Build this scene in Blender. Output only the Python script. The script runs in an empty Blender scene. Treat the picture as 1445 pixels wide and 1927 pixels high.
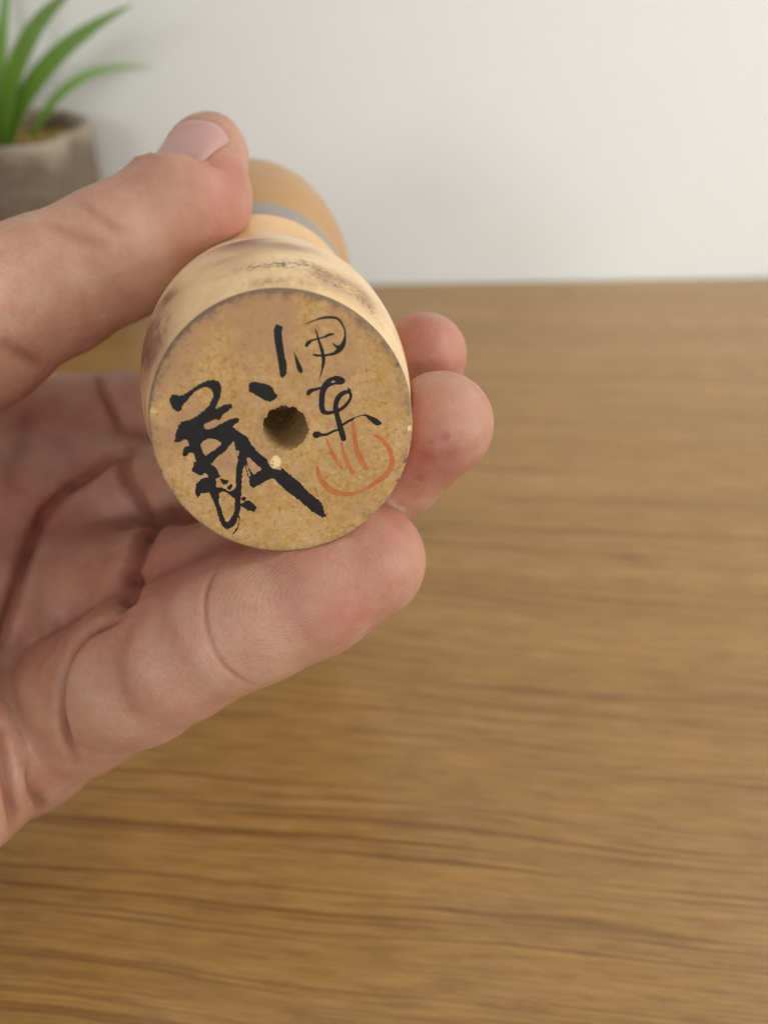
import bpy, math, random
import numpy as np
from mathutils import Vector, Matrix, Euler

R = math.radians
sc = bpy.context.scene
col = sc.collection
rng = np.random.default_rng(7)
random.seed(7)

# ------------------------------------------------------------------ camera, world, lamps, exposure
CAM_H, PITCH = 0.170, 40.0
cam = bpy.data.cameras.new('camera')
cam_o = bpy.data.objects.new('camera', cam)
col.objects.link(cam_o)
cam_o.location = (0, 0, CAM_H)
cam_o.rotation_euler = (R(90 - PITCH), 0, 0)
cam.sensor_fit = 'VERTICAL'
cam.sensor_height = 36.0
cam.lens = 26.2
cam.clip_start = 0.01
cam.clip_end = 50
cam.dof.use_dof = True
cam.dof.focus_distance = 0.1145
cam.dof.aperture_fstop = 26.2 / 2.7
sc.camera = cam_o

w = bpy.data.worlds.new('World')
sc.world = w
w.use_nodes = True
bg = w.node_tree.nodes['Background']
bg.inputs[0].default_value = (1.0, 0.985, 0.96, 1)
bg.inputs[1].default_value = 0.49

def area(name, loc, target, size, power, color):
    l = bpy.data.lights.new(name, 'AREA')
    l.shape = 'RECTANGLE'
    l.size, l.size_y = size
    l.energy = power
    l.color = color
    o = bpy.data.objects.new(name, l)
    o.location = loc
    d = Vector(target) - Vector(loc)
    o.rotation_euler = d.to_track_quat('-Z', 'Y').to_euler()
    col.objects.link(o)
    return o

# the room: soft light from all sides, a low lamp and a high one on the right, one behind the left shoulder, and an added fill spot behind the viewer, its cone leaving the near left dim
NEUTRAL = (1.0, 0.995, 0.985)
area('side_lamp', (1.10, -0.30, 0.36), (0.0, 0.25, 0.08), (0.50, 0.45), 6.4, NEUTRAL)
area('shoulder_lamp', (-0.55, -1.70, 0.60), (0.0, 0.25, 0.08), (0.38, 0.38), 6.5, NEUTRAL)
area('wall_side_lamp', (1.00, 0.28, 1.00), (0.0, 0.25, 0.08), (0.45, 0.45), 6.4, NEUTRAL)
sl = bpy.data.lights.new('fill_spot', 'SPOT')
sl.energy, sl.spot_size, sl.spot_blend, sl.shadow_soft_size, sl.color = 46.0, R(18), 1.0, 0.15, NEUTRAL
so = bpy.data.objects.new('fill_spot', sl)
so.location = (0.40, -1.60, 0.72)
so.rotation_euler = (Vector((0.16, 0.36, 0.12)) - so.location).to_track_quat('-Z', 'Y').to_euler()
col.objects.link(so)

sc.view_settings.view_transform = 'Standard'
sc.view_settings.look = 'None'
sc.view_settings.exposure = 0.0
sc.view_settings.gamma = 1.0
sc.view_settings.use_curve_mapping = False
sc.cycles.max_bounces = 8
sc.cycles.use_denoising = True

# ------------------------------------------------------------------ helpers
def tag(o, label=None, cat=None, group=None, kind=None):
    if label: o['label'] = label
    if cat: o['category'] = cat
    if group: o['group'] = group
    if kind: o['kind'] = kind
    return o

def empty(name, loc=(0, 0, 0)):
    o = bpy.data.objects.new(name, None)
    o.empty_display_size = 0.02
    o.location = loc
    col.objects.link(o)
    return o

def mesh_obj(name, verts, faces, mat=None, parent=None, smooth=True):
    me = bpy.data.meshes.new(name)
    me.from_pydata([tuple(map(float, v)) for v in verts], [], [tuple(map(int, f)) for f in faces])
    me.validate()
    if smooth:
        me.polygons.foreach_set('use_smooth', np.ones(len(me.polygons), bool))
    if mat: me.materials.append(mat)
    me.update()
    o = bpy.data.objects.new(name, me)
    col.objects.link(o)
    if parent:
        o.parent = parent
        o.matrix_parent_inverse = Matrix.Translation(-Vector(parent.location))
    return o

def set_attr(me, name, arr):
    a = me.attributes.new(name, 'FLOAT', 'POINT')
    a.data.foreach_set('value', np.asarray(arr, np.float32).ravel())

def lattice_noise(p, seed=0):
    """smooth value noise in -1..1 at points p (n,3)"""
    p = np.asarray(p, float)
    i = np.floor(p).astype(np.int64)
    f = p - i
    f = f * f * (3 - 2 * f)
    def h(a):
        n = (a[:, 0] * 374761393 + a[:, 1] * 668265263 + a[:, 2] * 2147483647 + seed * 974711) & 0x7fffffff
        n = ((n ^ (n >> 13)) * 1274126177) & 0x7fffffff
        n = (n ^ (n >> 16)) & 0xffff
        return n / 32767.5 - 1
    out = np.zeros(len(p))
    for dx in (0, 1):
        for dy in (0, 1):
            for dz in (0, 1):
                wgt = (f[:, 0] if dx else 1 - f[:, 0]) * (f[:, 1] if dy else 1 - f[:, 1]) * (f[:, 2] if dz else 1 - f[:, 2])
                out += wgt * h(i + np.array([dx, dy, dz]))
    return out

def fbm(p, oct=4, seed=0):
    p = np.asarray(p, float)
    s, a = 0, 0.5
    for k in range(oct):
        s = s + a * lattice_noise(p * 2 ** k + 17.3 * k, seed + k)
        a *= 0.5
    return s

class NT:
    """small wrapper for material node trees"""
    def __init__(self, name):
        self.m = bpy.data.materials.new(name)
        self.m.use_nodes = True
        self.t = self.m.node_tree
        self.b = self.t.nodes['Principled BSDF']
    def n(self, typ, **kw):
        nd = self.t.nodes.new(typ)
        for k, v in kw.items():
            if k.startswith('i_'):
                key = k[2:]
                key = int(key) if key.isdigit() else key.replace('_', ' ')
                nd.inputs[key].default_value = v
            else:
                setattr(nd, k, v)
        return nd
    def l(self, a, b):
        self.t.links.new(a, b)
    def coords(self, scale=(1, 1, 1), rot=(0, 0, 0), loc=(0, 0, 0), out='Object'):
        tc = self.n('ShaderNodeTexCoord')
        mp = self.n('ShaderNodeMapping')
        mp.inputs['Scale'].default_value = scale
        mp.inputs['Rotation'].default_value = rot
        mp.inputs['Location'].default_value = loc
        self.l(tc.outputs[out], mp.inputs[0])
        return mp.outputs[0]
    def noise(self, vec, scale, detail=4, rough=0.5, dist=0.0):
        nd = self.n('ShaderNodeTexNoise')
        nd.inputs['Scale'].default_value = scale
        nd.inputs['Detail'].default_value = detail
        nd.inputs['Roughness'].default_value = rough
        nd.inputs['Distortion'].default_value = dist
        if vec is not None: self.l(vec, nd.inputs['Vector'])
        return nd.outputs[0]
    def ramp(self, fac, stops):
        nd = self.n('ShaderNodeValToRGB')
        e = nd.color_ramp.elements
        while len(e) < len(stops): e.new(0.5)
        for el, (p, c) in zip(e, stops):
            el.position = p
            el.color = (c if isinstance(c, (tuple, list)) else (c, c, c)) + ((1,) if not isinstance(c, (tuple, list)) or len(c) == 3 else ())
        self.l(fac, nd.inputs[0])
        return nd.outputs[0]
    def mix(self, fac, a, b, blend='MIX'):
        nd = self.n('ShaderNodeMix')
        nd.data_type = 'RGBA'
        nd.blend_type = blend
        for s, v in ((nd.inputs[0], fac), (nd.inputs[6], a), (nd.inputs[7], b)):
            if hasattr(v, 'is_linked'): self.l(v, s)
            elif isinstance(v, (int, float)): s.default_value = v
            else: s.default_value = tuple(v) + (1,)
        return nd.outputs[2]
    def math(self, op, a, b=None, c=None):
        nd = self.n('ShaderNodeMath')
        nd.operation = op
        for s, v in zip(nd.inputs, (a, b, c)):
            if v is None: continue
            if hasattr(v, 'is_linked'): self.l(v, s)
            else: s.default_value = v
        return nd.outputs[0]
    def attr(self, name):
        nd = self.n('ShaderNodeAttribute')
        nd.attribute_name = name
        return nd.outputs['Fac']
    def bump(self, height, strength=0.3, dist=0.001, normal=None):
        nd = self.n('ShaderNodeBump')
        nd.inputs['Strength'].default_value = strength
        nd.inputs['Distance'].default_value = dist
        self.l(height, nd.inputs['Height'])
        if normal is not None: self.l(normal, nd.inputs['Normal'])
        return nd.outputs[0]
    def done(self, color=None, rough=None, normal=None, **kw):
        b = self.b
        if color is not None:
            if hasattr(color, 'is_linked'): self.l(color, b.inputs['Base Color'])
            else: b.inputs['Base Color'].default_value = tuple(color) + (1,)
        if rough is not None:
            if hasattr(rough, 'is_linked'): self.l(rough, b.inputs['Roughness'])
            else: b.inputs['Roughness'].default_value = rough
        if normal is not None: self.l(normal, b.inputs['Normal'])
        for k, v in kw.items():
            b.inputs[k.replace('_', ' ')].default_value = v
        return self.m

# ------------------------------------------------------------------ materials
def srgb(r, g, b):
    f = lambda c: (c / 255 / 12.92) if c <= 10 else ((c / 255 + 0.055) / 1.055) ** 2.4
    return (f(r), f(g), f(b))

def mat_wall():
    t = NT('woven_wallpaper')
    v = t.coords()
    sep = t.n('ShaderNodeSeparateXYZ'); t.l(v, sep.inputs[0])
    wob = t.noise(v, 160, 3)
    sx = t.math('SINE', t.math('ADD', t.math('MULTIPLY', sep.outputs[0], 2 * math.pi / 0.0040), t.math('MULTIPLY', wob, 6.0)))
    sz = t.math('SINE', t.math('ADD', t.math('MULTIPLY', sep.outputs[2], 2 * math.pi / 0.0024), t.math('MULTIPLY', wob, 7.0)))
    h = t.math('ADD', t.math('MULTIPLY', t.math('MULTIPLY', sx, sz), 0.5), t.math('MULTIPLY', t.noise(v, 600, 2), 0.8))
    c = t.mix(t.noise(v, 9, 3), (0.775, 0.792, 0.755), (0.80, 0.817, 0.785))
    c = t.mix(t.math('MULTIPLY', t.math('ADD', t.math('MULTIPLY', sx, sz), 1.0), 0.15), c, (0.66, 0.65, 0.62))
    return t.done(c, 0.75, t.bump(h, 0.5, 0.0007))

def mat_table():
    t = NT('oak_tabletop')
    base = t.coords(rot=(0, 0, R(4.5)))
    # slow sideways drift of the grain so the lines bow and pinch
    drift = t.noise(t.coords(scale=(2.6, 6.5, 1), loc=(3.1, 0.4, 0)), 1.0, 2)
    wig = t.noise(t.coords(scale=(22, 60, 1), loc=(1.1, 2.4, 0)), 1.0, 2)
    sep = t.n('ShaderNodeSeparateXYZ'); t.l(base, sep.inputs[0])
    y = t.math('ADD', sep.outputs[1], t.math('MULTIPLY', t.math('SUBTRACT', drift, 0.5), 0.036))
    y = t.math('ADD', y, t.math('MULTIPLY', t.math('SUBTRACT', wig, 0.5), 0.0018))
    def vec(kx, ky, off=0.0):
        cb = t.n('ShaderNodeCombineXYZ')
        t.l(t.math('ADD', t.math('MULTIPLY', sep.outputs[0], kx), off * 2.3), cb.inputs[0])
        t.l(t.math('ADD', t.math('MULTIPLY', y, ky), off), cb.inputs[1])
        return cb.outputs[0]
    broad = t.noise(vec(2.5, 42), 1.0, 3, 0.55)
    rings = t.noise(vec(2.4, 120, 7.7), 1.0, 2, 0.5)
    lines = t.noise(vec(4.6, 520, 2.9), 1.0, 2, 0.5)
    thin = t.noise(vec(8.0, 1050, 4.4), 1.0, 2, 0.5)
    fibre = t.noise(vec(60, 1900, 3.3), 1.0, 3, 0.65)
    patch = t.noise(vec(30, 150, 1.3), 1.0, 4, 0.65)
    fleck = t.noise(vec(70, 520, 5.1), 1.0, 4, 0.7)
    c = t.ramp(broad, [(0.30, srgb(153, 118, 66)), (0.52, srgb(163, 125, 72)), (0.72, srgb(171, 134, 80))])
    c = t.mix(t.math('MULTIPLY', t.ramp(rings, [(0.46, 0.0), (0.66, 1.0)]), 0.30), c, srgb(133, 93, 48))
    c = t.mix(t.math('MULTIPLY', t.ramp(patch, [(0.46, 0.0), (0.62, 1.0)]), 0.22), c, srgb(179, 136, 67))
    c = t.mix(t.math('MULTIPLY', t.ramp(fleck, [(0.50, 0.0), (0.60, 1.0)]), 0.32), c, srgb(117, 84, 43))
    c = t.mix(t.math('MULTIPLY', t.ramp(fleck, [(0.36, 1.0), (0.46, 0.0)]), 0.24), c, srgb(192, 155, 95))
    late = t.ramp(rings, [(0.36, 0.30), (0.56, 1.0)])
    dark = t.math('MULTIPLY', t.ramp(lines, [(0.57, 0.0), (0.63, 1.0)]), late)
    lite = t.math('MULTIPLY', t.ramp(lines, [(0.50, 0.0), (0.545, 1.0), (0.57, 0.0)]), late)
    c = t.mix(t.math('MULTIPLY', lite, 0.28), c, srgb(200, 160, 99))
    c = t.mix(t.math('MULTIPLY', dark, 0.52), c, srgb(101, 67, 34))
    tm = t.math('MULTIPLY', t.ramp(thin, [(0.58, 0.0), (0.64, 1.0)]), late)
    c = t.mix(t.math('MULTIPLY', tm, 0.60), c, srgb(97, 65, 34))
    c = t.mix(t.math('MULTIPLY', t.ramp(fibre, [(0.38, 1.0), (0.52, 0.0)]), 0.34), c, srgb(121, 87, 47))
    h = t.math('SUBTRACT', t.math('MULTIPLY', fibre, 0.2), t.math('MULTIPLY', dark, 0.5))
    rough = t.math('ADD', 0.36, t.math('MULTIPLY', fibre, 0.12))
    return t.done(c, rough, t.bump(h, 0.25, 0.0003), **{'Specular_IOR_Level': 0.12, 'Coat_Weight': 0.8, 'Coat_Roughness': 0.24})

def mat_pot():
    t = NT('rough_stone_pot')
    v = t.coords()
    big = t.noise(v, 38, 4, 0.6)
    fine = t.noise(v, 420, 4, 0.7)
    streak = t.noise(t.coords(scale=(1, 1, 6.0)), 75, 4, 0.6)
    sep = t.n('ShaderNodeSeparateXYZ'); t.l(v, sep.inputs[0])
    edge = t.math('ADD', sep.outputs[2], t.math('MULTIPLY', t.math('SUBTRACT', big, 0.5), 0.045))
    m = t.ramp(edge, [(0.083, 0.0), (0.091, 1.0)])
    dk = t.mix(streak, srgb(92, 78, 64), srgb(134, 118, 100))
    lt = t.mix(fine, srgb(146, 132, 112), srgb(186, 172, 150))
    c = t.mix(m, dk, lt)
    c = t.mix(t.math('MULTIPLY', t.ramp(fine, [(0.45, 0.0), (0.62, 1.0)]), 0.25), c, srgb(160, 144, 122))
    return t.done(c, 0.95, t.bump(t.math('ADD', fine, streak), 0.9, 0.0012))

def mat_soil():
    t = NT('moss_soil')
    v = t.coords()
    c = t.ramp(t.noise(v, 260, 4, 0.7), [(0.3, srgb(72, 50, 20)), (0.5, srgb(150, 116, 52)), (0.7, srgb(186, 158, 92))])
    return t.done(c, 1.0, t.bump(t.noise(v, 420, 4), 1.0, 0.002))

def mat_leaf():
    t = NT('grass_leaf')
    v = t.coords()
    a = t.attr('along')
    c = t.ramp(a, [(0.0, srgb(92, 126, 30)), (0.45, srgb(114, 160, 54)), (1.0, srgb(142, 178, 112))])
    c = t.mix(t.math('MULTIPLY', t.noise(v, 130, 3), 0.4), c, srgb(74, 124, 34))
    return t.done(c, 0.42, t.bump(t.noise(t.coords(), 900, 2), 0.15, 0.0004), **{'Subsurface_Weight': 0.15, 'Subsurface_Scale': 0.002})

def mat_skin():
    t = NT('skin')
    v = t.coords()
    mott = t.noise(v, 210, 4, 0.6)
    blot = t.noise(v, 75, 3, 0.55)
    c = t.mix(t.ramp(mott, [(0.35, 0.0), (0.68, 1.0)]), srgb(186, 145, 122), srgb(178, 125, 105))
    tiny = t.noise(v, 1300, 4, 0.7)
    c = t.mix(t.ramp(tiny, [(0.38, 0.22), (0.50, 0.0)]), c, srgb(158, 102, 84))
    c = t.mix(t.ramp(tiny, [(0.56, 0.0), (0.68, 0.18)]), c, srgb(206, 167, 142))
    c = t.mix(t.math('MULTIPLY', t.ramp(blot, [(0.45, 0.0), (0.65, 1.0)]), 0.45), c, srgb(190, 154, 125))
    c = t.mix(t.math('MULTIPLY', t.ramp(t.noise(v, 110, 3, 0.6), [(0.48, 0.0), (0.64, 1.0)]), 0.35), c, srgb(172, 110, 97))
    c = t.mix(t.attr('flush'), c, srgb(167, 93, 83))
    c = t.mix(t.attr('pale'), c, srgb(189, 157, 132))
    c = t.mix(t.attr('spot'), c, srgb(140, 59, 48))
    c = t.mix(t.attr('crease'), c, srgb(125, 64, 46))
    # ridges of the fingertip and the fine net of skin lines
    vo = t.n('ShaderNodeTexVoronoi'); vo.feature = 'DISTANCE_TO_EDGE'; vo.inputs['Scale'].default_value = 1150
    t.l(t.coords(), vo.inputs['Vector'])
    net = t.ramp(vo.outputs[0], [(0.0, 0.0), (0.14, 1.0)])
    rid = t.math('SINE', t.math('MULTIPLY', t.attr('ridge_d'), 2 * math.pi / 0.55))
    rid = t.math('MULTIPLY', rid, t.attr('ridge_m'))
    h = t.math('ADD', t.math('MULTIPLY', net, 0.18), t.math('MULTIPLY', rid, 0.075))
    h = t.math('ADD', h, t.math('MULTIPLY', t.noise(v, 480, 3), 0.5))
    rough = t.math('ADD', 0.42, t.math('MULTIPLY', mott, 0.16))
    m = t.done(c, rough, t.bump(h, 0.55, 0.00022), **{'Subsurface_Weight': 0.28, 'Subsurface_Scale': 0.0014, 'Specular_IOR_Level': 0.42})
    t.b.inputs['Subsurface Radius'].default_value = (1.0, 0.36, 0.2)
    return m

def mat_nail():
    t = NT('fingernail')
    v = t.coords()
    c = t.mix(t.attr('lunula'), srgb(190, 148, 138), srgb(198, 166, 154))
    m = t.done(c, 0.34, t.bump(t.noise(v, 300, 3), 0.15, 0.0003), **{'Subsurface_Weight': 0.3, 'Subsurface_Scale': 0.0015})
    return m

def mat_body():
    t = NT('painted_body_wood')
    v = t.coords()
    g = t.noise(v, 260, 4, 0.6)
    big = t.noise(v, 60, 3)
    c = t.ramp(big, [(0.3, srgb(224, 182, 124)), (0.5, srgb(234, 200, 148)), (0.7, srgb(238, 212, 172))])
    c = t.mix(t.math('MULTIPLY', t.ramp(g, [(0.4, 1.0), (0.6, 0.0)]), 0.25), c, srgb(204, 160, 96))
    c = t.mix(t.attr('warm'), c, srgb(196, 138, 96))
    c = t.mix(t.attr('purple'), c, srgb(126, 82, 72))
    c = t.mix(t.attr('soot'), c, srgb(42, 34, 36))
    return t.done(c, 0.38, t.bump(g, 0.12, 0.0003), **{'Specular_IOR_Level': 0.5, 'Subsurface_Weight': 0.08, 'Subsurface_Scale': 0.001})

def mat_base():
    t = NT('end_grain_wood')
    v = t.coords()
    g = t.noise(v, 1500, 4, 0.7)
    m = t.noise(v, 640, 4, 0.65)
    b = t.noise(v, 130, 3)
    c = t.ramp(b, [(0.3, srgb(174, 138, 86)), (0.5, srgb(184, 148, 94)), (0.7, srgb(190, 154, 104))])
    c = t.mix(t.ramp(m, [(0.50, 0.0), (0.62, 0.52)]), c, srgb(172, 124, 54))
    c = t.mix(t.ramp(m, [(0.33, 0.5), (0.45, 0.0)]), c, srgb(182, 150, 120))
    c = t.mix(t.ramp(g, [(0.54, 0.0), (0.66, 0.55)]), c, srgb(130, 92, 44))
    c = t.mix(t.ramp(g, [(0.32, 0.5), (0.42, 0.0)]), c, srgb(216, 184, 126))
    c = t.mix(t.attr('pinkish'), c, srgb(166, 128, 94))
    c = t.mix(t.attr('dirt'), c, srgb(116, 98, 78))
    c = t.mix(t.attr('speck'), c, srgb(30, 24, 20))
    c = t.mix(t.attr('raw'), c, srgb(232, 208, 150))
    c = t.mix(t.attr('inner'), c, srgb(166, 134, 84))
    return t.done(c, 0.72, t.bump(t.math('ADD', g, t.math('MULTIPLY', m, 0.5)), 0.45, 0.00025), **{'Specular_IOR_Level': 0.3})

def mat_ink():
    t = NT('black_ink')
    v = t.coords()
    c = t.mix(t.noise(v, 900, 4), srgb(10, 11, 13), srgb(34, 34, 34))
    return t.done(c, 0.6, t.bump(t.noise(v, 1500, 3), 0.3, 0.0001), **{'Specular_IOR_Level': 0.25})

def mat_red():
    t = NT('red_ink')
    v = t.coords()
    c = t.mix(t.ramp(t.noise(v, 420, 4, 0.6), [(0.35, 0.0), (0.65, 1.0)]), srgb(184, 112, 54), srgb(172, 90, 38))
    c = t.mix(t.attr('rim'), c, srgb(170, 86, 36))
    return t.done(c, 0.6)

def mat_band():
    t = NT('grey_paint')
    v = t.coords()
    return t.done(t.mix(t.noise(v, 150, 3), srgb(142, 136, 130), srgb(160, 153, 147)), 0.45)

def mat_head():
    t = NT('ochre_wood')
    v = t.coords()
    c = t.mix(t.noise(v, 70, 3), srgb(190, 148, 92), srgb(176, 132, 78))
    return t.done(c, 0.4)

M = dict(wall=mat_wall(), table=mat_table(), pot=mat_pot(), soil=mat_soil(), leaf=mat_leaf(), skin=mat_skin(),
         nail=mat_nail(), body=mat_body(), base=mat_base(), ink=mat_ink(), red=mat_red(), band=mat_band(), head=mat_head())

# ------------------------------------------------------------------ setting: wall and table
WALL_Y, YAW = 0.402, R(2.4)
def turn(p):   # the wall and the table's back edge run a little askew
    x, y, z = p
    c, s = math.cos(YAW), math.sin(YAW)
    return (x * c - (y - WALL_Y) * s, WALL_Y + x * s + (y - WALL_Y) * c, z)

def slab(name, x0, x1, y0, y1, z0, z1, mat, bev=0.0):
    v = [turn(p) for p in ((x0, y0, z0), (x1, y0, z0), (x1, y1, z0), (x0, y1, z0), (x0, y0, z1), (x1, y0, z1), (x1, y1, z1), (x0, y1, z1))]
    f = [(3, 2, 1, 0), (4, 5, 6, 7), (0, 1, 5, 4), (1, 2, 6, 5), (2, 3, 7, 6), (3, 0, 4, 7)]
    o = mesh_obj(name, v, f, mat, smooth=False)
    if bev:
        b = o.modifiers.new('bevel', 'BEVEL'); b.width = bev; b.segments = 3
    return o

wall = slab('wall', -1.4, 1.4, WALL_Y, WALL_Y + 0.08, -0.5, 1.5, M['wall'])
tag(wall, kind='structure')
table = slab('wooden_table', -0.9, 0.9, -0.42, WALL_Y - 0.001, -0.028, 0.0, M['table'], 0.0015)
tag(table, 'brown oak grained tabletop pushed against the pale wallpapered wall', 'table')

# ------------------------------------------------------------------ the held things are laid out in a frame of their own, in millimetres:
# x to the right, y downwards, z away from the viewer; FRAME turns it into the world
cp, sp = math.cos(R(PITCH)), math.sin(R(PITCH))
FX, FY, FZ = np.array([1, 0, 0.]), np.array([0, -sp, -cp]), np.array([0, cp, -sp])
def world(p):
    p = np.asarray(p, float) * 0.001
    return np.array([0, 0, CAM_H]) + p[..., 0:1] * FX + p[..., 1:2] * FY + p[..., 2:3] * FZ
def at(x, y, d):     # millimetre point from a sighting (x, y) at distance d
    return np.array([(x - 722.5) / 1402 * d, (y - 963.5) / 1402 * d, d])

# ------------------------------------------------------------------ the doll
DB = np.array([-14.4219, -11.7785, 109.0])          # middle of the base
DA = np.array([-0.1871, -0.5396, 0.8208]); DA /= np.linalg.norm(DA)      # turning axis, base to head
BN = np.array([-0.1684, -0.3724, 0.9127]); BN /= np.linalg.norm(BN)      # the base is sawn a few degrees askew
BU = np.array([0.9857, -0.0636, 0.1560]); BU -= BN * (BU @ BN); BU /= np.linalg.norm(BU)
BV = np.cross(BN, BU)
DX = np.array([1.0, 0, 0]); DX -= DA * (DX @ DA); DX /= np.linalg.norm(DX)
DY = np.cross(DA, DX)                                # downwards
PROF = np.array([(-8, 18.9), (-4, 19.0), (0, 19.05), (3, 19.5), (8, 20.5), (14, 21.3), (20, 21.6), (26, 21.4), (31, 20.7), (36, 19.5), (41, 18.3),
                 (46, 17.3), (51, 17.4), (55, 18.0), (58, 18.5), (60, 18.6), (67, 18.7), (70, 19.2), (75, 20.6), (82, 21.8), (90, 22.3), (100, 22.2),
                 (110, 21.2), (118, 18.0), (124, 13.5), (128, 8.0), (130, 2.0), (130.3, 0.01)])
def prof_r(L):
    # smooth interpolation (Catmull-Rom through the turning profile)
    L = np.asarray(L, float)
    x, y = PROF[:, 0], PROF[:, 1]
    m = np.gradient(y, x)
    i = np.clip(np.searchsorted(x, L) - 1, 0, len(x) - 2)
    h = x[i + 1] - x[i]
    t = np.clip((L - x[i]) / h, 0, 1)
    return (2*t**3 - 3*t**2 + 1) * y[i] + (t**3 - 2*t**2 + t) * h * m[i] + (-2*t**3 + 3*t**2) * y[i+1] + (t**3 - t**2) * h * m[i+1]

doll = empty('wooden_doll', tuple(world(DB)))
tag(doll, 'turned wooden kokeshi doll held by the hand, black brush writing on its round base', 'wooden doll')

def ringpts(L, phi, r):
    return DB + np.outer(L, DA) + r[:, None] * (np.cos(phi)[:, None] * DX + np.sin(phi)[:, None] * DY)

def grid_faces(n, m, close=True):
    f = []
    for i in range(n - 1):
        for j in range(m if close else m - 1):
            k = (j + 1) % m
            f.append((i * m + j, (i + 1) * m + j, (i + 1) * m + k, i * m + k))
    return f

NPH = 300
phi = np.linspace(0, 2 * math.pi, NPH, endpoint=False)
edir = np.cos(phi)[:, None] * DX + np.sin(phi)[:, None] * DY
Lcut = -19.05 * (edir @ BN) / (DA @ BN)             # where the saw cut meets the side
Lcut = -prof_r(Lcut) * (edir @ BN) / (DA @ BN)
LEND = 58.0
svals = np.linspace(0, 1, 170)
V, LL, PP = [], [], []
for k, s in enumerate(svals):
    L = Lcut + 0.45 + (LEND - Lcut - 0.45) * s
    V.append(ringpts(L, phi, prof_r(L)))
    LL.append(L); PP.append(phi)
V = np.concatenate(V); LL = np.concatenate(LL); PP = np.concatenate(PP)
body = mesh_obj('body', world(V), grid_faces(len(svals), NPH), M['body'], doll)
# worn brushwork: positions by angle from the top (degrees, to the right positive) and height along the axis
ang = (np.degrees(PP) + 90 + 180) % 360 - 180
cyl = np.stack([np.radians(ang) * 21, LL, np.zeros_like(LL)], 1)
def blob(a0, L0, wa, wl, skew=0.0):
    da = ang - a0
    return np.exp(-(da / wa) ** 2 - ((LL - L0 - skew * da) / wl) ** 2)
n1 = fbm(cyl * [0.25, 0.30, 1], 3, 3); n2 = fbm(cyl * [1.4, 0.5, 1], 4, 11); n3 = fbm(cyl * [3.8, 3.4, 1], 3, 21); n4 = fbm(cyl * [0.12, 0.9, 1], 3, 31)
ramp = lambda x, a, b: np.clip((x - a) / (b - a), 0, 1)
purple = (1.3 * blob(-62, 13, 14, 9, -0.20) * ramp(n4 + 0.4 * n2, -0.9, -0.1) + 0.85 * blob(-45, 17.5, 7, 3.2, -0.3) * ramp(n1, -0.8, 0.0)
          + 0.95 * blob(-9, 24.5, 11, 4.4) * ramp(n1, -0.6, 0.1) + 0.45 * blob(-15, 16.5, 11, 3.2) * ramp(n1, -0.4, 0.2)
          + 0.65 * blob(9, 20, 15, 3.0) * ramp(n1, -0.5, 0.2) + 0.40 * blob(3, 11.3, 20, 2.0) * ramp(n1 + n2, -0.35, 0.3)
          + 0.50 * blob(3, 6.2, 16, 1.5, 0.02) * ramp(n2, -0.4, 0.2) + 0.50 * blob(4, 3.0, 14, 1.4) + 0.60 * blob(28, 10, 15, 3.6, 0.05) * ramp(n1, -0.4, 0.3)
          + 0.45 * blob(-52, 9, 8, 3) * ramp(n2, -0.3, 0.3) + 0.55 * blob(-84, 11, 9, 14) * ramp(n4, -0.4, 0.2) + 0.40 * blob(42, 9, 7, 5) * ramp(n1, -0.4, 0.2)
          + 0.5 * blob(95, 12, 30, 6) * ramp(n4, -0.1, 0.3) + 0.6 * blob(170, 16, 60, 9) * ramp(n4, -0.2, 0.3))
soot = (0.95 * blob(5, 11.6, 16, 0.85, 0.035) * ramp(n3 + 0.3 * n2, 0.02, 0.22) + 0.75 * blob(12, 12.6, 9, 1.6) * ramp(n3, 0.12, 0.30)
        + 0.85 * blob(25, 9.3, 9, 1.7, 0.03) * ramp(n3, 0.08, 0.28) + 0.95 * blob(42, 8.8, 6, 2.2, -0.2) * ramp(n3 + 0.3 * n2, 0.05, 0.22)
        + 0.40 * blob(-1, 6.0, 12, 0.8) * ramp(n3, 0.0, 0.3) + 0.35 * blob(-64, 12, 9, 6) * ramp(n2, 0.0, 0.3))
warm = 0.75 * blob(-14, 28, 12, 5) * ramp(n1, -0.5, 0.3) + 0.22 * ramp(LL, 42, 52) + 0.30 * blob(-90, 10, 30, 14)
for nm, arr in (('purple', purple), ('soot', soot), ('warm', warm)):
    set_attr(body.data, nm, np.clip(arr * (1.0 if nm == 'warm' else (1.0 if nm == 'purple' else 1.25)), 0, 0.9))

# neck ring and head are turned in one with the body but painted apart
def lathe(name, La, Lb, n, mat, bulge=0.0, m=128, inset=0.0):
    ph = np.linspace(0, 2 * math.pi, m, endpoint=False)
    vs = []
    for L in np.linspace(La, Lb, n):
        vs.append(ringpts(np.full(m, L), ph, np.full(m, float(prof_r(L)) + bulge)))
    return mesh_obj(name, world(np.concatenate(vs)), grid_faces(n, m), mat, doll)
lathe('neck_ring', 58.0, 67.6, 14, M['band'], 0.05)
lathe('head', 67.6, 130.25, 70, M['head'])

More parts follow.
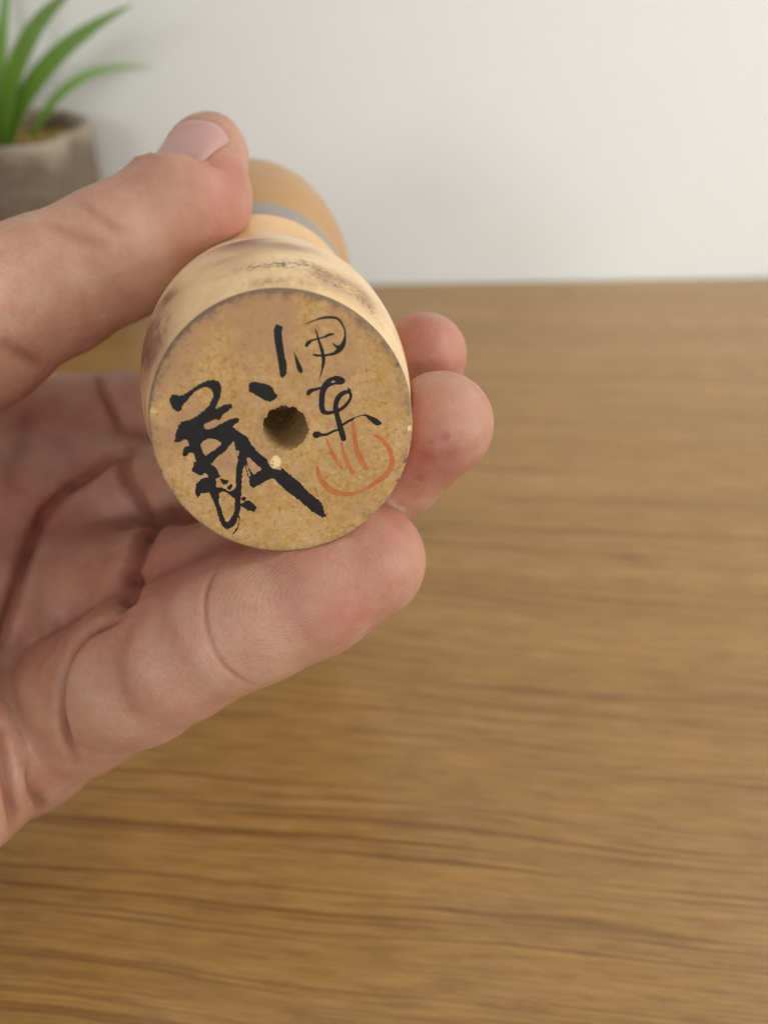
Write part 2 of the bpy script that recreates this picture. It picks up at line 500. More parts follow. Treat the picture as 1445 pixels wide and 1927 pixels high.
# base: sawn face with a softened rim and a ragged drill hole
def face_pt(u, v, h=0.0):                            # h above the face, towards the viewer
    return DB + np.multiply.outer(u, BU) + np.multiply.outer(v, BV) - np.multiply.outer(h, BN)
rim3 = ringpts(Lcut, phi, prof_r(Lcut)) - DB
ru, rv = rim3 @ BU, rim3 @ BV
HC, HR = np.array([0.03, -0.45]), 3.3
th = np.arctan2(rv - HC[1], ru - HC[0])
rag = 0.11 * lattice_noise(np.stack([np.cos(th) * 14, np.sin(th) * 14, th * 0], 1), 8) + 0.10 * np.sin(11 * th + 1.0) * ramp(-np.sin(th), -1.0, 0.4) + 0.12 * fbm(np.stack([np.cos(th) * 5, np.sin(th) * 5, th * 0], 1), 3, 4) \
      + 0.07 * np.abs(np.sin(13 * th + 2 * np.sin(3 * th)))
hu, hv = HC[0] + (HR + rag) * np.cos(th), HC[1] + (HR + rag) * np.sin(th)
rows, inner = [], []
DEPTH = 16.0
side = ringpts(Lcut + 0.45, phi, prof_r(Lcut + 0.45))
rows.append(side); inner.append(0)
edge_n = 0.10 * fbm(np.stack([np.cos(phi) * 14, np.sin(phi) * 14, phi * 0], 1), 3, 9)
rows.append(face_pt(ru * (0.997 + edge_n * 0.02), rv * (0.997 + edge_n * 0.02), np.full(NPH, -0.16))); inner.append(0)
NR = 150
tt = np.linspace(0, 1, NR)
for q in tt:
    uu = ru * 0.985 * (1 - q) + hu * q + 0.0
    vv = rv * 0.985 * (1 - q) + hv * q
    h = np.where(q > 0.985, -0.05, 0.0) * np.ones(NPH)
    rows.append(face_pt(uu, vv, h)); inner.append(0)
for k, dep in enumerate(np.linspace(0.12, DEPTH, 36)):
    r = HR + rag * max(0, 1 - dep / 1.2) + 0.10 * lattice_noise(np.stack([np.cos(th) * 6, np.sin(th) * 6, th * 0 + dep * 1.3], 1), 6) - (0.0 if dep < 14 else (dep - 14) * 1.5)
    uu, vv = HC[0] + r * np.cos(th), HC[1] + r * np.sin(th)
    rows.append(face_pt(uu, vv, 0.0 * uu) + dep * DA); inner.append(1)
inner = np.repeat(inner, NPH)
BVt = np.concatenate(rows)
base = mesh_obj('base', world(BVt), grid_faces(len(rows), NPH), M['base'], doll)
bu, bv = (BVt - DB) @ BU, (BVt - DB) @ BV
rr = np.hypot(bu, bv) / np.hypot(np.interp(np.arctan2(bv, bu), *(lambda o: (np.arctan2(rv, ru)[o], ru[o]))(np.argsort(np.arctan2(rv, ru))), period=2 * math.pi),
                                np.interp(np.arctan2(bv, bu), *(lambda o: (np.arctan2(rv, ru)[o], rv[o]))(np.argsort(np.arctan2(rv, ru))), period=2 * math.pi))
uvp = np.stack([bu, bv, 0 * bu], 1)
d1, d2, d3 = fbm(uvp * 0.9, 4, 41), fbm(uvp * 3.0, 3, 43), fbm(uvp * 0.22, 3, 47)
up_side = ramp(-bv, -4, 18)
dirt = 1.2 * ramp(rr + 0.05 * d1, 0.93, 1.0) * (0.45 + 0.9 * d2) * (0.7 + 0.6 * up_side) + 0.6 * ramp(rr, 0.975, 1.0) * up_side + 0.12 * ramp(d1, 0.2, 0.5)
speck = (0.6 * ramp(d2, 0.46, 0.54) * ramp(rr, 0.92, 0.98) + ramp(d2, 0.5, 0.56) * 0.3) * (inner == 0)
chip = np.hypot((bu + 1.62) / 0.85, (bv - 4.62) / 0.95) + 0.25 * d2
raw = ramp(chip, 1.1, 0.85)
for pu, pv, pr in ((-2.05, 4.5, 0.16), (-2.3, 3.95, 0.13), (-2.15, 5.05, 0.2), (-2.5, 5.0, 0.16)):
    raw = np.where(np.hypot(bu - pu, bv - pv) < pr, 0, raw)
raw = np.maximum(raw, 0.9 * ramp(np.hypot((bu - 18.5) / 0.3, (bv - 0.4) / 0.45), 1.1, 0.8))
raw = np.maximum(raw, 0.45 * ramp(np.hypot((bu + 18.3) / 0.45, (bv + 4.0) / 0.4) + d2, 1.1, 0.6))
pink = 0.75 * ramp(d3 + 0.35 * d1 - 0.02 * bv - 0.015 * bu, -0.1, 0.5)
dirt = dirt + 0.30 * ramp(np.hypot(bu - HC[0], bv - HC[1]), 4.6, 3.5) * (inner == 0) * ramp(-bu, -1.0, 3.0)
for nm, arr in (('dirt', dirt * (inner == 0)), ('speck', speck), ('raw', raw * (inner == 0)), ('pinkish', pink), ('inner', inner * 0.85)):
    set_attr(base.data, nm, np.clip(arr, 0, 0.95))

# ------------------------------------------------------------------ brush writing on the base, in hundredths of a millimetre on the sawn face
INK = {
 'written_name': dict(polys=[[(-1585, -547),(-1563, -583),(-1528, -620),(-1511, -605),(-1458, -593),(-1376, -604),(-1289, -657),(-1202, -715),(-1107, -763),(-1033, -788),(-977, -796),(-906, -779),(-868, -745),(-859, -679),(-870, -603),(-895, -528),(-934, -444),(-967, -382),(-891, -408),(-823, -439),(-767, -446),(-726, -440),(-746, -416),(-730, -392),(-774, -360),(-805, -322),(-853, -300),(-894, -253),(-934, -211),(-961, -232),(-1027, -211),(-1104, -180),(-1153, -153),(-1139, -104),(-1113, -83),(-1037, -99),(-940, -143),(-843, -188),(-747, -227),(-690, -234),(-649, -223),(-642, -193),(-667, -165),(-706, -142),(-747, -105),(-711, -78),(-668, -27),(-614, 16),(-550, 49),(-529, 95),(-528, 145),(-493, 197),(-440, 261),(-449, 403),(-572, 365),(-586, 441),(-609, 496),(-724, 490),(-712, 388),(-684, 263),(-725, 235),(-733, 155),(-749, 114),(-795, 161),(-846, 209),(-878, 258),(-978, 323),(-1050, 390),(-1082, 429),(-1110, 436),(-1064, 460),(-1023, 519),(-999, 577),(-980, 640),(-1065, 691),(-1063, 785),(-1038, 828),(-984, 873),(-1014, 892),(-1021, 976),(-1082, 1000),(-1149, 894),(-1157, 873),(-1226, 889),(-1283, 886),(-1300, 921),(-1336, 945),(-1365, 891),(-1352, 808),(-1336, 737),(-1293, 687),(-1233, 655),(-1161, 639),(-1162, 602),(-1198, 575),(-1218, 589),(-1277, 611),(-1329, 562),(-1374, 539),(-1385, 502),(-1353, 458),(-1342, 398),(-1308, 390),(-1311, 355),(-1323, 284),(-1347, 243),(-1385, 251),(-1417, 289),(-1465, 306),(-1491, 285),(-1474, 206),(-1437, 158),(-1414, 159),(-1379, 141),(-1389, 101),(-1412, 50),(-1440, 49),(-1480, 76),(-1527, 84),(-1582, 81),(-1562, 23),(-1550, -45),(-1516, -112),(-1502, -160),(-1463, -187),(-1451, -216),(-1414, -219),(-1329, -239),(-1242, -284),(-1164, -338),(-1085, -402),(-1044, -448),(-1001, -513),(-978, -579),(-990, -646),(-1032, -685),(-1095, -697),(-1170, -672),(-1238, -627),(-1307, -564),(-1369, -490),(-1429, -431),(-1423, -402),(-1444, -374),(-1482, -362),(-1516, -377),(-1557, -422),(-1585, -499)], [(-735, -81),(-676, -34),(-607, 30),(-545, 50),(-528, 106),(-491, 186),(-423, 280),(-343, 369),(-291, 412),(-279, 475),(-244, 523),(-198, 569),(-95, 584),(-80, 544),(-31, 611),(74, 704),(179, 810),(285, 947),(393, 1050),(458, 1108),(501, 1166),(521, 1252),(543, 1349),(576, 1323),(546, 1382),(511, 1404),(428, 1343),(328, 1275),(296, 1225),(231, 1172),(167, 1089),(124, 1068),(81, 1024),(-4, 947),(-67, 878),(-150, 790),(-191, 735),(-255, 711),(-326, 628),(-375, 550),(-456, 471),(-526, 388),(-567, 363),(-608, 338),(-677, 266),(-728, 241),(-741, 129),(-810, 70),(-794, -127)], [(-529, 605),(-493, 632),(-432, 599),(-354, 552),(-188, 694),(-255, 716),(-322, 750),(-390, 787),(-457, 818),(-513, 850),(-560, 818),(-568, 730),(-572, 672),(-549, 650)], [(-713, 1093),(-668, 1069),(-627, 1045),(-587, 1037),(-541, 1083),(-504, 1128),(-479, 1195),(-514, 1203),(-517, 1241),(-579, 1215),(-618, 1212),(-664, 1161),(-711, 1125)], [(-701, 987),(-651, 974),(-629, 1008),(-666, 1043),(-700, 1040)], [(-986, 665),(-939, 678),(-892, 691),(-860, 714),(-883, 754),(-917, 768),(-955, 760),(-971, 718)], [(-896, 806),(-830, 758),(-819, 811),(-857, 866),(-889, 843)], [(-1074, 805),(-979, 816),(-905, 858),(-849, 882),(-777, 824),(-759, 846),(-771, 1014),(-836, 968),(-908, 900),(-984, 874)]], strokes=[[(-619, 235, 117),(-642, 356, 108),(-685, 497, 98),(-709, 630, 93),(-725, 785, 88),(-746, 931, 93),(-761, 1079, 83),(-780, 1206, 83),(-828, 1322, 93),(-910, 1425, 108),(-978, 1409, 88),(-1018, 1298, 73),(-1049, 1145, 68),(-1073, 1016, 78),(-1093, 909, 108),(-1103, 803, 108),(-1104, 699, 108)], [(-757, 1295, 23),(-764, 1381, 20),(-790, 1467, 23),(-862, 1571, 25)], [(-590, 429, 17),(-567, 522, 17),(-531, 628, 33)], [(-608, 474, 10),(-592, 578, 10),(-572, 683, 13)]], holes=[[(-1210, 120),(-1164, 83),(-1106, 56),(-1051, 63),(-977, 82),(-915, 125),(-946, 164),(-1007, 216),(-1086, 257),(-1156, 308),(-1191, 271),(-1204, 210),(-1213, 160)]]),
 'dot_stroke': dict(polys=[[(-485, -692),(-471, -727),(-430, -748),(-368, -746),(-257, -719),(-179, -681),(-136, -633),(-127, -585),(-78, -542),(-109, -502),(-127, -479),(-192, -449),(-249, -467),(-326, -511),(-414, -573),(-469, -599),(-489, -629),(-470, -657)]], strokes=[[(-102, -526, 10),(-72, -483, 5)]], holes=[]),
 'written_letter': dict(polys=[[(-58, -1531),(-30, -1535),(35, -1506),(39, -1479),(22, -1435),(25, -1313),(41, -1178),(47, -1087),(67, -1018),(68, -927),(58, -835),(22, -807),(-2, -788),(-29, -815),(-36, -896),(-55, -1068),(-74, -1237),(-86, -1338),(-85, -1449)]], strokes=[[(165, -1185, 4),(197, -1088, 22),(227, -979, 57),(253, -903, 72),(268, -868, 43)], [(332, -1516, 8),(429, -1558, 18),(521, -1589, 22),(589, -1607, 31),(702, -1615, 36),(793, -1599, 33),(848, -1553, 31),(887, -1480, 26),(908, -1401, 24),(904, -1323, 36),(879, -1244, 65),(834, -1177, 77),(758, -1117, 50),(665, -1096, 33),(573, -1088, 33),(504, -1090, 36),(453, -1106, 24)], [(727, -1260, 12),(772, -1213, 36),(829, -1189, 72)], [(483, -1468, 10),(509, -1400, 24),(529, -1321, 33),(554, -1231, 41),(580, -1128, 48),(592, -1047, 53),(586, -967, 43),(566, -875, 26),(527, -760, 7)], [(361, -1238, 53),(385, -1269, 53),(431, -1302, 33),(512, -1322, 24),(603, -1344, 26),(673, -1371, 41),(719, -1381, 31),(759, -1383, 7)]], holes=[]),
 'written_letter2': dict(polys=[[(740, -792),(803, -790),(867, -761),(905, -717),(870, -670),(822, -658),(715, -670)]], strokes=[[(802, -723, 109),(759, -727, 120),(674, -704, 120),(608, -653, 98),(569, -579, 87),(552, -482, 82),(546, -374, 82),(560, -286, 78),(618, -252, 60),(705, -257, 54),(770, -276, 54),(836, -307, 49),(902, -359, 49),(957, -433, 43),(974, -498, 38),(948, -548, 49),(884, -545, 60),(818, -504, 71),(774, -441, 76),(750, -365, 76),(754, -277, 76),(773, -177, 76),(798, -75, 82),(823, 27, 87),(853, 147, 87)], [(344, -529, 15),(367, -565, 70),(399, -591, 61),(458, -605, 46),(554, -628, 39)], [(939, -603, 22),(954, -564, 54)], [(451, 71, 104),(489, 67, 78),(532, 75, 49),(609, 73, 43),(686, 37, 38),(785, 3, 33)], [(830, -51, 37),(897, -93, 37),(985, -139, 35),(1051, -170, 15),(1117, -189, 17),(1194, -189, 33),(1260, -144, 65),(1326, -96, 93),(1370, -66, 83),(1414, -60, 33)]], holes=[[(684, -709),(711, -722),(748, -714),(759, -703),(727, -693),(695, -694)]]),
 'red_mark': dict(polys=[], strokes=[[(596, 140, 27),(647, 279, 43),(698, 408, 71),(762, 528, 54),(827, 619, 38)], [(824, 208, 43),(844, 347, 49),(885, 488, 54),(928, 596, 71),(983, 693, 76)], [(990, -111, 54),(1010, 13, 65),(1024, 184, 76),(1044, 323, 87),(1098, 465, 98),(1186, 634, 82)], [(1325, 125, 43),(1414, 181, 65),(1515, 301, 76),(1572, 444, 82),(1584, 586, 92),(1516, 736, 98),(1378, 847, 87),(1241, 935, 65),(1080, 1009, 65),(920, 1035, 76),(762, 1013, 98),(617, 932, 109),(510, 795, 87),(458, 662, 60),(450, 580, 38)]], holes=[]),
}
def catmull(pts, n=10):
    P = np.asarray(pts, float)
    P = np.vstack([2 * P[0] - P[1], P, 2 * P[-1] - P[-2]])
    out = []
    for i in range(1, len(P) - 2):
        t = np.linspace(0, 1, n, endpoint=False)[:, None]
        a, b, c, d = P[i - 1], P[i], P[i + 1], P[i + 2]
        out.append(0.5 * (2 * b + (c - a) * t + (2 * a - 5 * b + 4 * c - d) * t ** 2 + (3 * b - a - 3 * c + d) * t ** 3))
    out.append(P[-2][None])
    return np.concatenate(out)

def poly_sdf(X, Y, pts):
    P = np.asarray(pts, float); Q = np.roll(P, -1, 0)
    d = np.full(X.shape, 1e9); ins = np.zeros(X.shape, bool)
    for (ax, ay), (bx, by) in zip(P, Q):
        ex, ey = bx - ax, by - ay
        t = np.clip(((X - ax) * ex + (Y - ay) * ey) / (ex * ex + ey * ey + 1e-9), 0, 1)
        d = np.minimum(d, (X - ax - t * ex) ** 2 + (Y - ay - t * ey) ** 2)
        c = ((ay > Y) != (by > Y))
        with np.errstate(divide='ignore', invalid='ignore'):
            ins ^= c & (X < (bx - ax) * (Y - ay) / (by - ay + 1e-12) + ax)
    d = np.sqrt(d)
    return np.where(ins, -d, d)

def ink_mark(name, spec, mat, lift, rough_edge, cell=0.055, rim=False, wide=1.0):
    allp = [np.asarray(p)[:, :2] for k in ('polys', 'strokes') for p in spec[k]]
    allp = np.concatenate(allp) / 100.0
    x0, y0 = allp.min(0) - 0.9; x1, y1 = allp.max(0) + 0.9
    X, Y = np.meshgrid(np.arange(x0, x1, cell), np.arange(y0, y1, cell))
    D = np.full(X.shape, 9.0)
    for p in spec['polys']: D = np.minimum(D, poly_sdf(X, Y, np.asarray(p) / 100.0))
    for s in spec['strokes']:
        C = catmull(np.asarray(s) / 100.0, 6)
        for a, b in zip(C[:-1], C[1:]):
            e = b[:2] - a[:2]
            t = np.clip(((X - a[0]) * e[0] + (Y - a[1]) * e[1]) / (e @ e + 1e-9), 0, 1)
            D = np.minimum(D, np.hypot(X - a[0] - t * e[0], Y - a[1] - t * e[1]) - wide * (a[2] + (b[2] - a[2]) * t) / 2)
    for p in spec['holes']: D = np.maximum(D, -poly_sdf(X, Y, np.asarray(p) / 100.0))
    q = np.stack([X.ravel(), Y.ravel(), 0 * X.ravel()], 1)
    D = D + rough_edge * fbm(q * 3.8, 3, 71).reshape(X.shape) * np.clip(1 - np.abs(D) / 0.5, 0.0, 1)
    
    # marching squares: polygons of the inked part of each cell
    verts, vid, faces, vd = [], {}, [], []
    ny, nx = D.shape
    def vert(key, x, y, d):
        if key not in vid:
            vid[key] = len(verts); verts.append((x, y)); vd.append(d)
        return vid[key]
    inside = D < 0
    cells = inside[:-1, :-1] | inside[1:, :-1] | inside[:-1, 1:] | inside[1:, 1:]
    for j, i in zip(*np.nonzero(cells)):
        cs = [(j, i), (j, i + 1), (j + 1, i + 1), (j + 1, i)]
        poly = []
        for k in range(4):
            a, b = cs[k], cs[(k + 1) % 4]
            da, db = D[a], D[b]
            if da < 0: poly.append(vert(a, X[a], Y[a], da))
            if (da < 0) != (db < 0):
                t = da / (da - db)
                key = (min(a, b), max(a, b))
                poly.append(vert(key, X[a] + (X[b] - X[a]) * t, Y[a] + (Y[b] - Y[a]) * t, 0.0))
        if len(poly) >= 3: faces.append(poly[::-1])
    P = np.asarray(verts)
    o = mesh_obj(name, world(face_pt(P[:, 0], P[:, 1], np.full(len(P), lift))), faces, mat, None, smooth=False)
    o.parent = base
    if rim: set_attr(o.data, 'rim', np.clip(1 - np.asarray(vd) / -0.16, 0, 0.4))
    return o

ink_mark('red_mark', INK['red_mark'], M['red'], 0.012, 0.14, rim=True, wide=0.88)
o = ink_mark('written_name', INK['written_name'], M['ink'], 0.018, 0.19); o['label'] = 'large bold black brush character left of the hole'
o = ink_mark('written_stroke', INK['dot_stroke'], M['ink'], 0.018, 0.12)
o = ink_mark('written_character', INK['written_letter'], M['ink'], 0.018, 0.05); o['label'] = 'thin black brush character near the upper rim'
o = ink_mark('written_character', INK['written_letter2'], M['ink'], 0.018, 0.06); o['label'] = 'looped black brush character right of the hole'

# ------------------------------------------------------------------ the hand: one continuous skin grown from a field of tapered bones and pads
def doll_field(P):
    q = P - DB
    L = q @ DA
    rad = np.linalg.norm(q - np.outer(L, DA), axis=1)
    d = rad - prof_r(np.clip(L, -4, 130))
    d = np.maximum(d, -(q @ BN) )
    return np.maximum(d, L - 131)

def chain(P, nodes, k=1.2):
    """smooth union of tapered segments; nodes = [(point, radius), ...]"""
    out = None
    for (a, ra), (b, rb) in zip(nodes[:-1], nodes[1:]):
        e = b - a
        h = np.clip((P - a) @ e / (e @ e), 0, 1)
        d = np.linalg.norm(P - a - h[:, None] * e, axis=1) - (ra + (rb - ra) * (h * h * (3 - 2 * h)))
        out = d if out is None else smin(out, d, k)
    return out

def smin(a, b, k):
    h = np.clip(0.5 + 0.5 * (b - a) / k, 0, 1)
    return b + (a - b) * h - k * h * (1 - h)
def smax(a, b, k): return -smin(-a, -b, k)

def ball(P, c, r, sq=None):
    q = P - c
    if sq is not None:                      # squash along a direction
        n, f = sq
        q = q + np.outer(q @ n, n) * (1 / f - 1)
    return np.linalg.norm(q, axis=1) - r

N = lambda *pts: [(at(x, y, d), r) for x, y, d, r in pts]
INDEX = N((40, 1385, 153, 14.8), (150, 1322, 144, 13.7), (262, 1262, 132, 12.9), (335, 1222, 128, 11.8), (410, 1185, 125.5, 11.4), (480, 1155, 125.5, 11.5), (575, 1114, 126, 11.2), (688, 1056, 126.5, 10.2))
MIDDLE = N((165, 1120, 160, 13.2), (300, 1108, 147, 12.0), (390, 1105, 140, 11.4), (620, 980, 139, 9.9), (738, 880, 134, 9.2), (828, 800, 124.5, 8.9))
RING = N((205, 935, 174, 12.8), (440, 930, 166, 10.8), (655, 795, 150, 9.2), (798, 670, 139, 8.0))
LITTLE = N((235, 795, 188, 11.8), (430, 830, 189, 9.4), (600, 790, 185, 8.2), (680, 705, 179, 7.2))
P3 = lambda *q: np.array(q, float)
THUMB = [(P3(-118, 2, 108), 22), (at(-70, 612, 127), 14.4)] + N((90, 543, 134, 11.8), (215, 482, 137, 11.2), (347, 384, 138.5, 9.95), (388, 292, 144.5, 8.1))
META = [[(P3(-132, 44, 92), 19), (at(-120, 1455, 130), 15.5), INDEX[0]], [(P3(-138, 28, 100), 18), MIDDLE[0]],
        [(P3(-143, 8, 110), 17), RING[0]], [(P3(-146, -12, 122), 17), LITTLE[0]]]
WRIST = [(P3(-138, 14, 104), 25), (P3(-168, 26, 62), 25), (P3(-238, 60, -50), 34)]
NAIL_T = at(402, 270, 145.5) - at(345, 375, 140.5); NAIL_T /= np.linalg.norm(NAIL_T)
NAIL_N = np.array([-0.34, -0.30, -0.89]); NAIL_N -= NAIL_T * (NAIL_N @ NAIL_T); NAIL_N /= np.linalg.norm(NAIL_N)
NAIL_S = np.cross(NAIL_T, NAIL_N)

def hand_field(P):
    palm = chain(P, META[0], 6)
    for m in META[1:]: palm = smin(palm, chain(P, m, 6), 9)
    palm = smin(palm, chain(P, WRIST), 16)
    palm = smin(palm, ball(P, at(60, 1150, 156), 11), 10)
    th = chain(P, THUMB, 3)
    th = smin(th, ball(P, at(382, 374, 140.5), 8.0), 6)
    # the nail bed flattens the back of the thumb tip
    top = (P - (at(388, 292, 144.5) + NAIL_N * 7.0)) @ NAIL_N
    near = np.linalg.norm(P - at(388, 300, 144.5), axis=1)
    th = np.where(near < 16, smax(th, top, 4.5), th)
    out = smin(palm, th, 9)
    for nodes, kb in ((LITTLE, 5), (RING, 5), (MIDDLE, 5), (INDEX, 6)):
        f = chain(P, nodes, 2.0)
        if nodes is INDEX:
            f = smin(f, ball(P, at(600, 1082, 127), 10.6), 4)
            f = smin(f, ball(P, at(330, 1235, 127), 10), 4)
        root = np.linalg.norm(P - nodes[0][0], axis=1)
        k = 0.5 + (kb - 0.5) * np.clip((30 - root) / 16, 0, 1)
        out = smin(out, f, k)
    out = smax(out, -(doll_field(P) - 0.02), 0.6)
    return np.maximum(out, -(P[:, 0] + 235))

def field_normal(P, e=0.25):
    K = np.array([(1, -1, -1), (-1, -1, 1), (-1, 1, -1), (1, 1, 1.0)])
    g = sum(k * hand_field(P + k * e)[:, None] for k in K)
    return g / (np.linalg.norm(g, axis=1, keepdims=True) + 1e-9)

def surface_nets(F, org, h):
    S = F < 0
    n = np.array(F.shape)
    c = [S[i:n[0]-1+i, j:n[1]-1+j, k:n[2]-1+k] for i in (0, 1) for j in (0, 1) for k in (0, 1)]
    cnt = sum(x.astype(np.int8) for x in c)
    act = (cnt > 0) & (cnt < 8)
    idx = np.full(act.shape, -1, np.int64)
    I = np.argwhere(act)
    idx[act] = np.arange(len(I))
    acc = np.zeros((len(I), 3)); num = np.zeros(len(I))
    corners = [(i, j, k) for i in (0, 1) for j in (0, 1) for k in (0, 1)]
    for a in corners:
        for ax in range(3):
            if a[ax]: continue
            b = list(a); b[ax] = 1
            fa = F[I[:, 0] + a[0], I[:, 1] + a[1], I[:, 2] + a[2]]
            fb = F[I[:, 0] + b[0], I[:, 1] + b[1], I[:, 2] + b[2]]
            cr = (fa < 0) != (fb < 0)
            t = np.where(cr, fa / np.where(cr, fa - fb, 1), 0)
            p = np.tile(np.array(a, float), (len(I), 1)); p[:, ax] = t
            acc[cr] += p[cr]; num[cr] += 1
    V = (I + acc / num[:, None]) * h + org
    Q = []
    for ax in range(3):
        o1, o2 = [(1, 2), (2, 0), (0, 1)][ax]
        sl = [slice(None)] * 3; sl2 = [slice(None)] * 3
        sl[ax] = slice(0, n[ax] - 1); sl2[ax] = slice(1, n[ax])
        ch = S[tuple(sl)] != S[tuple(sl2)]
        E = np.argwhere(ch)
        E = E[(E[:, o1] > 0) & (E[:, o2] > 0) & (E[:, o1] < n[o1] - 1) & (E[:, o2] < n[o2] - 1)]
        def g(d1, d2):
            q = E.copy(); q[:, o1] -= d1; q[:, o2] -= d2
            return idx[q[:, 0], q[:, 1], q[:, 2]]
        q = np.stack([g(1, 1), g(0, 1), g(0, 0), g(1, 0)], 1)
        flip = ~S[E[:, 0], E[:, 1], E[:, 2]]
        q[flip] = q[flip][:, ::-1]
        Q.append(q)
    return V, np.concatenate(Q)

def subdivide(V, Q):
    me = bpy.data.meshes.new('tmp'); me.from_pydata(V.tolist(), [], Q.tolist())
    ob = bpy.data.objects.new('tmp', me); col.objects.link(ob)
    s = ob.modifiers.new('s', 'SUBSURF'); s.levels = 1; s.render_levels = 1
    dg = bpy.context.evaluated_depsgraph_get()
    ev = ob.evaluated_get(dg).to_mesh()
    v = np.empty(len(ev.vertices) * 3); ev.vertices.foreach_get('co', v)
    q = np.empty(len(ev.loops), np.int32); ev.loops.foreach_get('vertex_index', q)
    bpy.data.objects.remove(ob); bpy.data.meshes.remove(me)
    return v.reshape(-1, 3), q.reshape(-1, 4)

H = 1.35
lo, hi = np.array([-262, -98, -64.0]), np.array([24, 112, 226.0])
ax = [np.arange(lo[i], hi[i] + H, H) for i in range(3)]
shape = tuple(len(a) for a in ax)
ST = 5                                                # look at every fifth node first, then only near the skin
cg = [a[::ST] for a in ax]
C0 = hand_field(np.stack(np.meshgrid(*cg, indexing='ij'), -1).reshape(-1, 3)).reshape([len(a) for a in cg])
ii = [np.minimum((np.arange(n) + ST // 2) // ST, len(c) - 1) for n, c in zip(shape, cg)]
F = C0[np.ix_(*ii)].astype(float)
todo = np.argwhere(np.abs(F) < H * ST * 1.1)
F[tuple(todo.T)] = np.concatenate([hand_field(lo + t * H) for t in np.array_split(todo, max(1, len(todo) // 80000))])
V, Q = surface_nets(F, lo, H)
def project(V, n=1, amount=1.0):
    for _ in range(n):
        out = []
        for p in np.array_split(V, max(1, len(V) // 60000)):
            out.append(p - amount * field_normal(p) * np.clip(hand_field(p), -0.8, 0.8)[:, None])
        V = np.concatenate(out)
    return V
V = project(V, 1)
V, Q = subdivide(V, Q)
V = project(V, 1)
V, Q = subdivide(V, Q)
NRM = np.concatenate([field_normal(p) for p in np.array_split(V, max(1, len(V) // 60000))])

# lines of the hand: each is laid on the skin and pressed in
def on_skin(x, y):
    d = at(x, y, 1.0); t = 95.0
    for _ in range(70):
        f = hand_field((d * t)[None])[0]
        t += f * 0.9
        if f < 0.02 or t > 240: break
    return d * t
def line_dist(V, pts):
    # distance to the line and a weight that fades towards its ends
    best, par = np.full(len(V), 1e9), np.zeros(len(V))
    for i, (a, b) in enumerate(zip(pts[:-1], pts[1:])):
        e = b - a
        h = np.clip((V - a) @ e / (e @ e + 1e-9), 0, 1)
        d = ((V - a - h[:, None] * e) ** 2).sum(1)
        par = np.where(d < best, (i + h) / (len(pts) - 1), par)
        best = np.minimum(best, d)
    return np.sqrt(best), np.clip(np.minimum(par, 1 - par) / 0.18, 0.05, 1) ** 0.8
LINES = [  # sightings along the line, half width and depth in mm
    ([(412, 1066), (391, 1102), (385, 1150), (393, 1197), (412, 1241), (444, 1272), (480, 1288)], 0.40, 0.26),
    ([(256, 1166), (228, 1228), (228, 1281), (250, 1334)], 1.3, 0.14),
    ([(228, 1166), (180, 1182), (143, 1215), (122, 1257), (113, 1316), (122, 1376), (143, 1435), (166, 1478)], 1.0, 1.5),
    ([(272, 834), (246, 849), (212, 862), (173, 889), (133, 919), (96, 955), (70, 995), (50, 1042), (37, 1092), (20, 1151), (3, 1211), (-20, 1290)], 1.3, 2.2),
    ([(-6, 1350), (6, 1406), (21, 1495), (27, 1560)], 1.1, 1.6),
    ([(50, 1440), (66, 1490), (84, 1526)], 1.0, 1.0),
    ([(330, 972), (292, 989), (268, 1019), (252, 1055), (244, 1092), (240, 1128), (232, 1150)], 1.8, 3.0),
    ([(246, 849), (236, 872), (240, 905), (262, 940), (284, 985)], 1.5, 1.5),
    ([(186, 706), (199, 736), (216, 770), (240, 815)], 1.4, 1.1),
    ([(60, 780), (40, 850), (10, 920)], 2.0, 0.7),
    ([(150, 384), (190, 412), (222, 432)], 0.9, 0.24),
    ([(87, 422), (145, 446), (192, 458)], 1.0, 0.16),
    ([(0, 640), (36, 666), (84, 694)], 1.2, 0.5),
]
crease = np.zeros(len(V)); disp = np.zeros(len(V))
disp += 0.15 * fbm(V * 0.16, 3, 5) + 0.06 * fbm(V * 0.7, 2, 6)
for pts, wd, dp in LINES:
    deep = dp > 0.4                                  # the folds of the palm
    p3 = np.array([on_skin(*p) for p in pts])
    p3 = p3[hand_field(p3) < 0.4]
    p3 = catmull(p3, 5)
    near = np.linalg.norm(V - p3.mean(0), axis=1) < 50
    d = np.full(len(V), 1e3); fade = np.ones(len(V))
    d[near], fade[near] = line_dist(V[near], p3)
    g = np.exp(-(d / wd) ** 2)
    dp = dp * fade * np.clip(1.0 + 0.6 * fbm(V * 0.18, 2, 63), 0.6, 1.3)
    disp += -dp * g + 0.06 * dp * np.exp(-((d - 2.6 * wd) / (1.6 * wd)) ** 2)
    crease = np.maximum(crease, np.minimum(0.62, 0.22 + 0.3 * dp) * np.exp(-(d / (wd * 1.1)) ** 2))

# nail outline on the thumb: u across, t along
q = V - (at(398, 350, 144.5))
nu, nt, nn = q @ NAIL_S, q @ NAIL_T, q @ NAIL_N
def nail_r(u, t):                          # <1 inside the plate
    return (np.abs(u / 6.6) ** 3.2 + np.abs((t + 0.5) / 7.2) ** 3.2) ** (1 / 3.2)
nr = nail_r(nu, nt)
facing = (NRM @ NAIL_N > 0.25) & (np.abs(nn) < 16)
fold = np.exp(-((nr - 1.10) / 0.08) ** 2) * facing * np.clip((7.0 - nt) / 2, 0, 1)
groove = np.exp(-((nr - 0.99) / 0.05) ** 2) * facing
disp += 0.16 * fold - 0.14 * groove

V2 = V + NRM * disp[:, None]

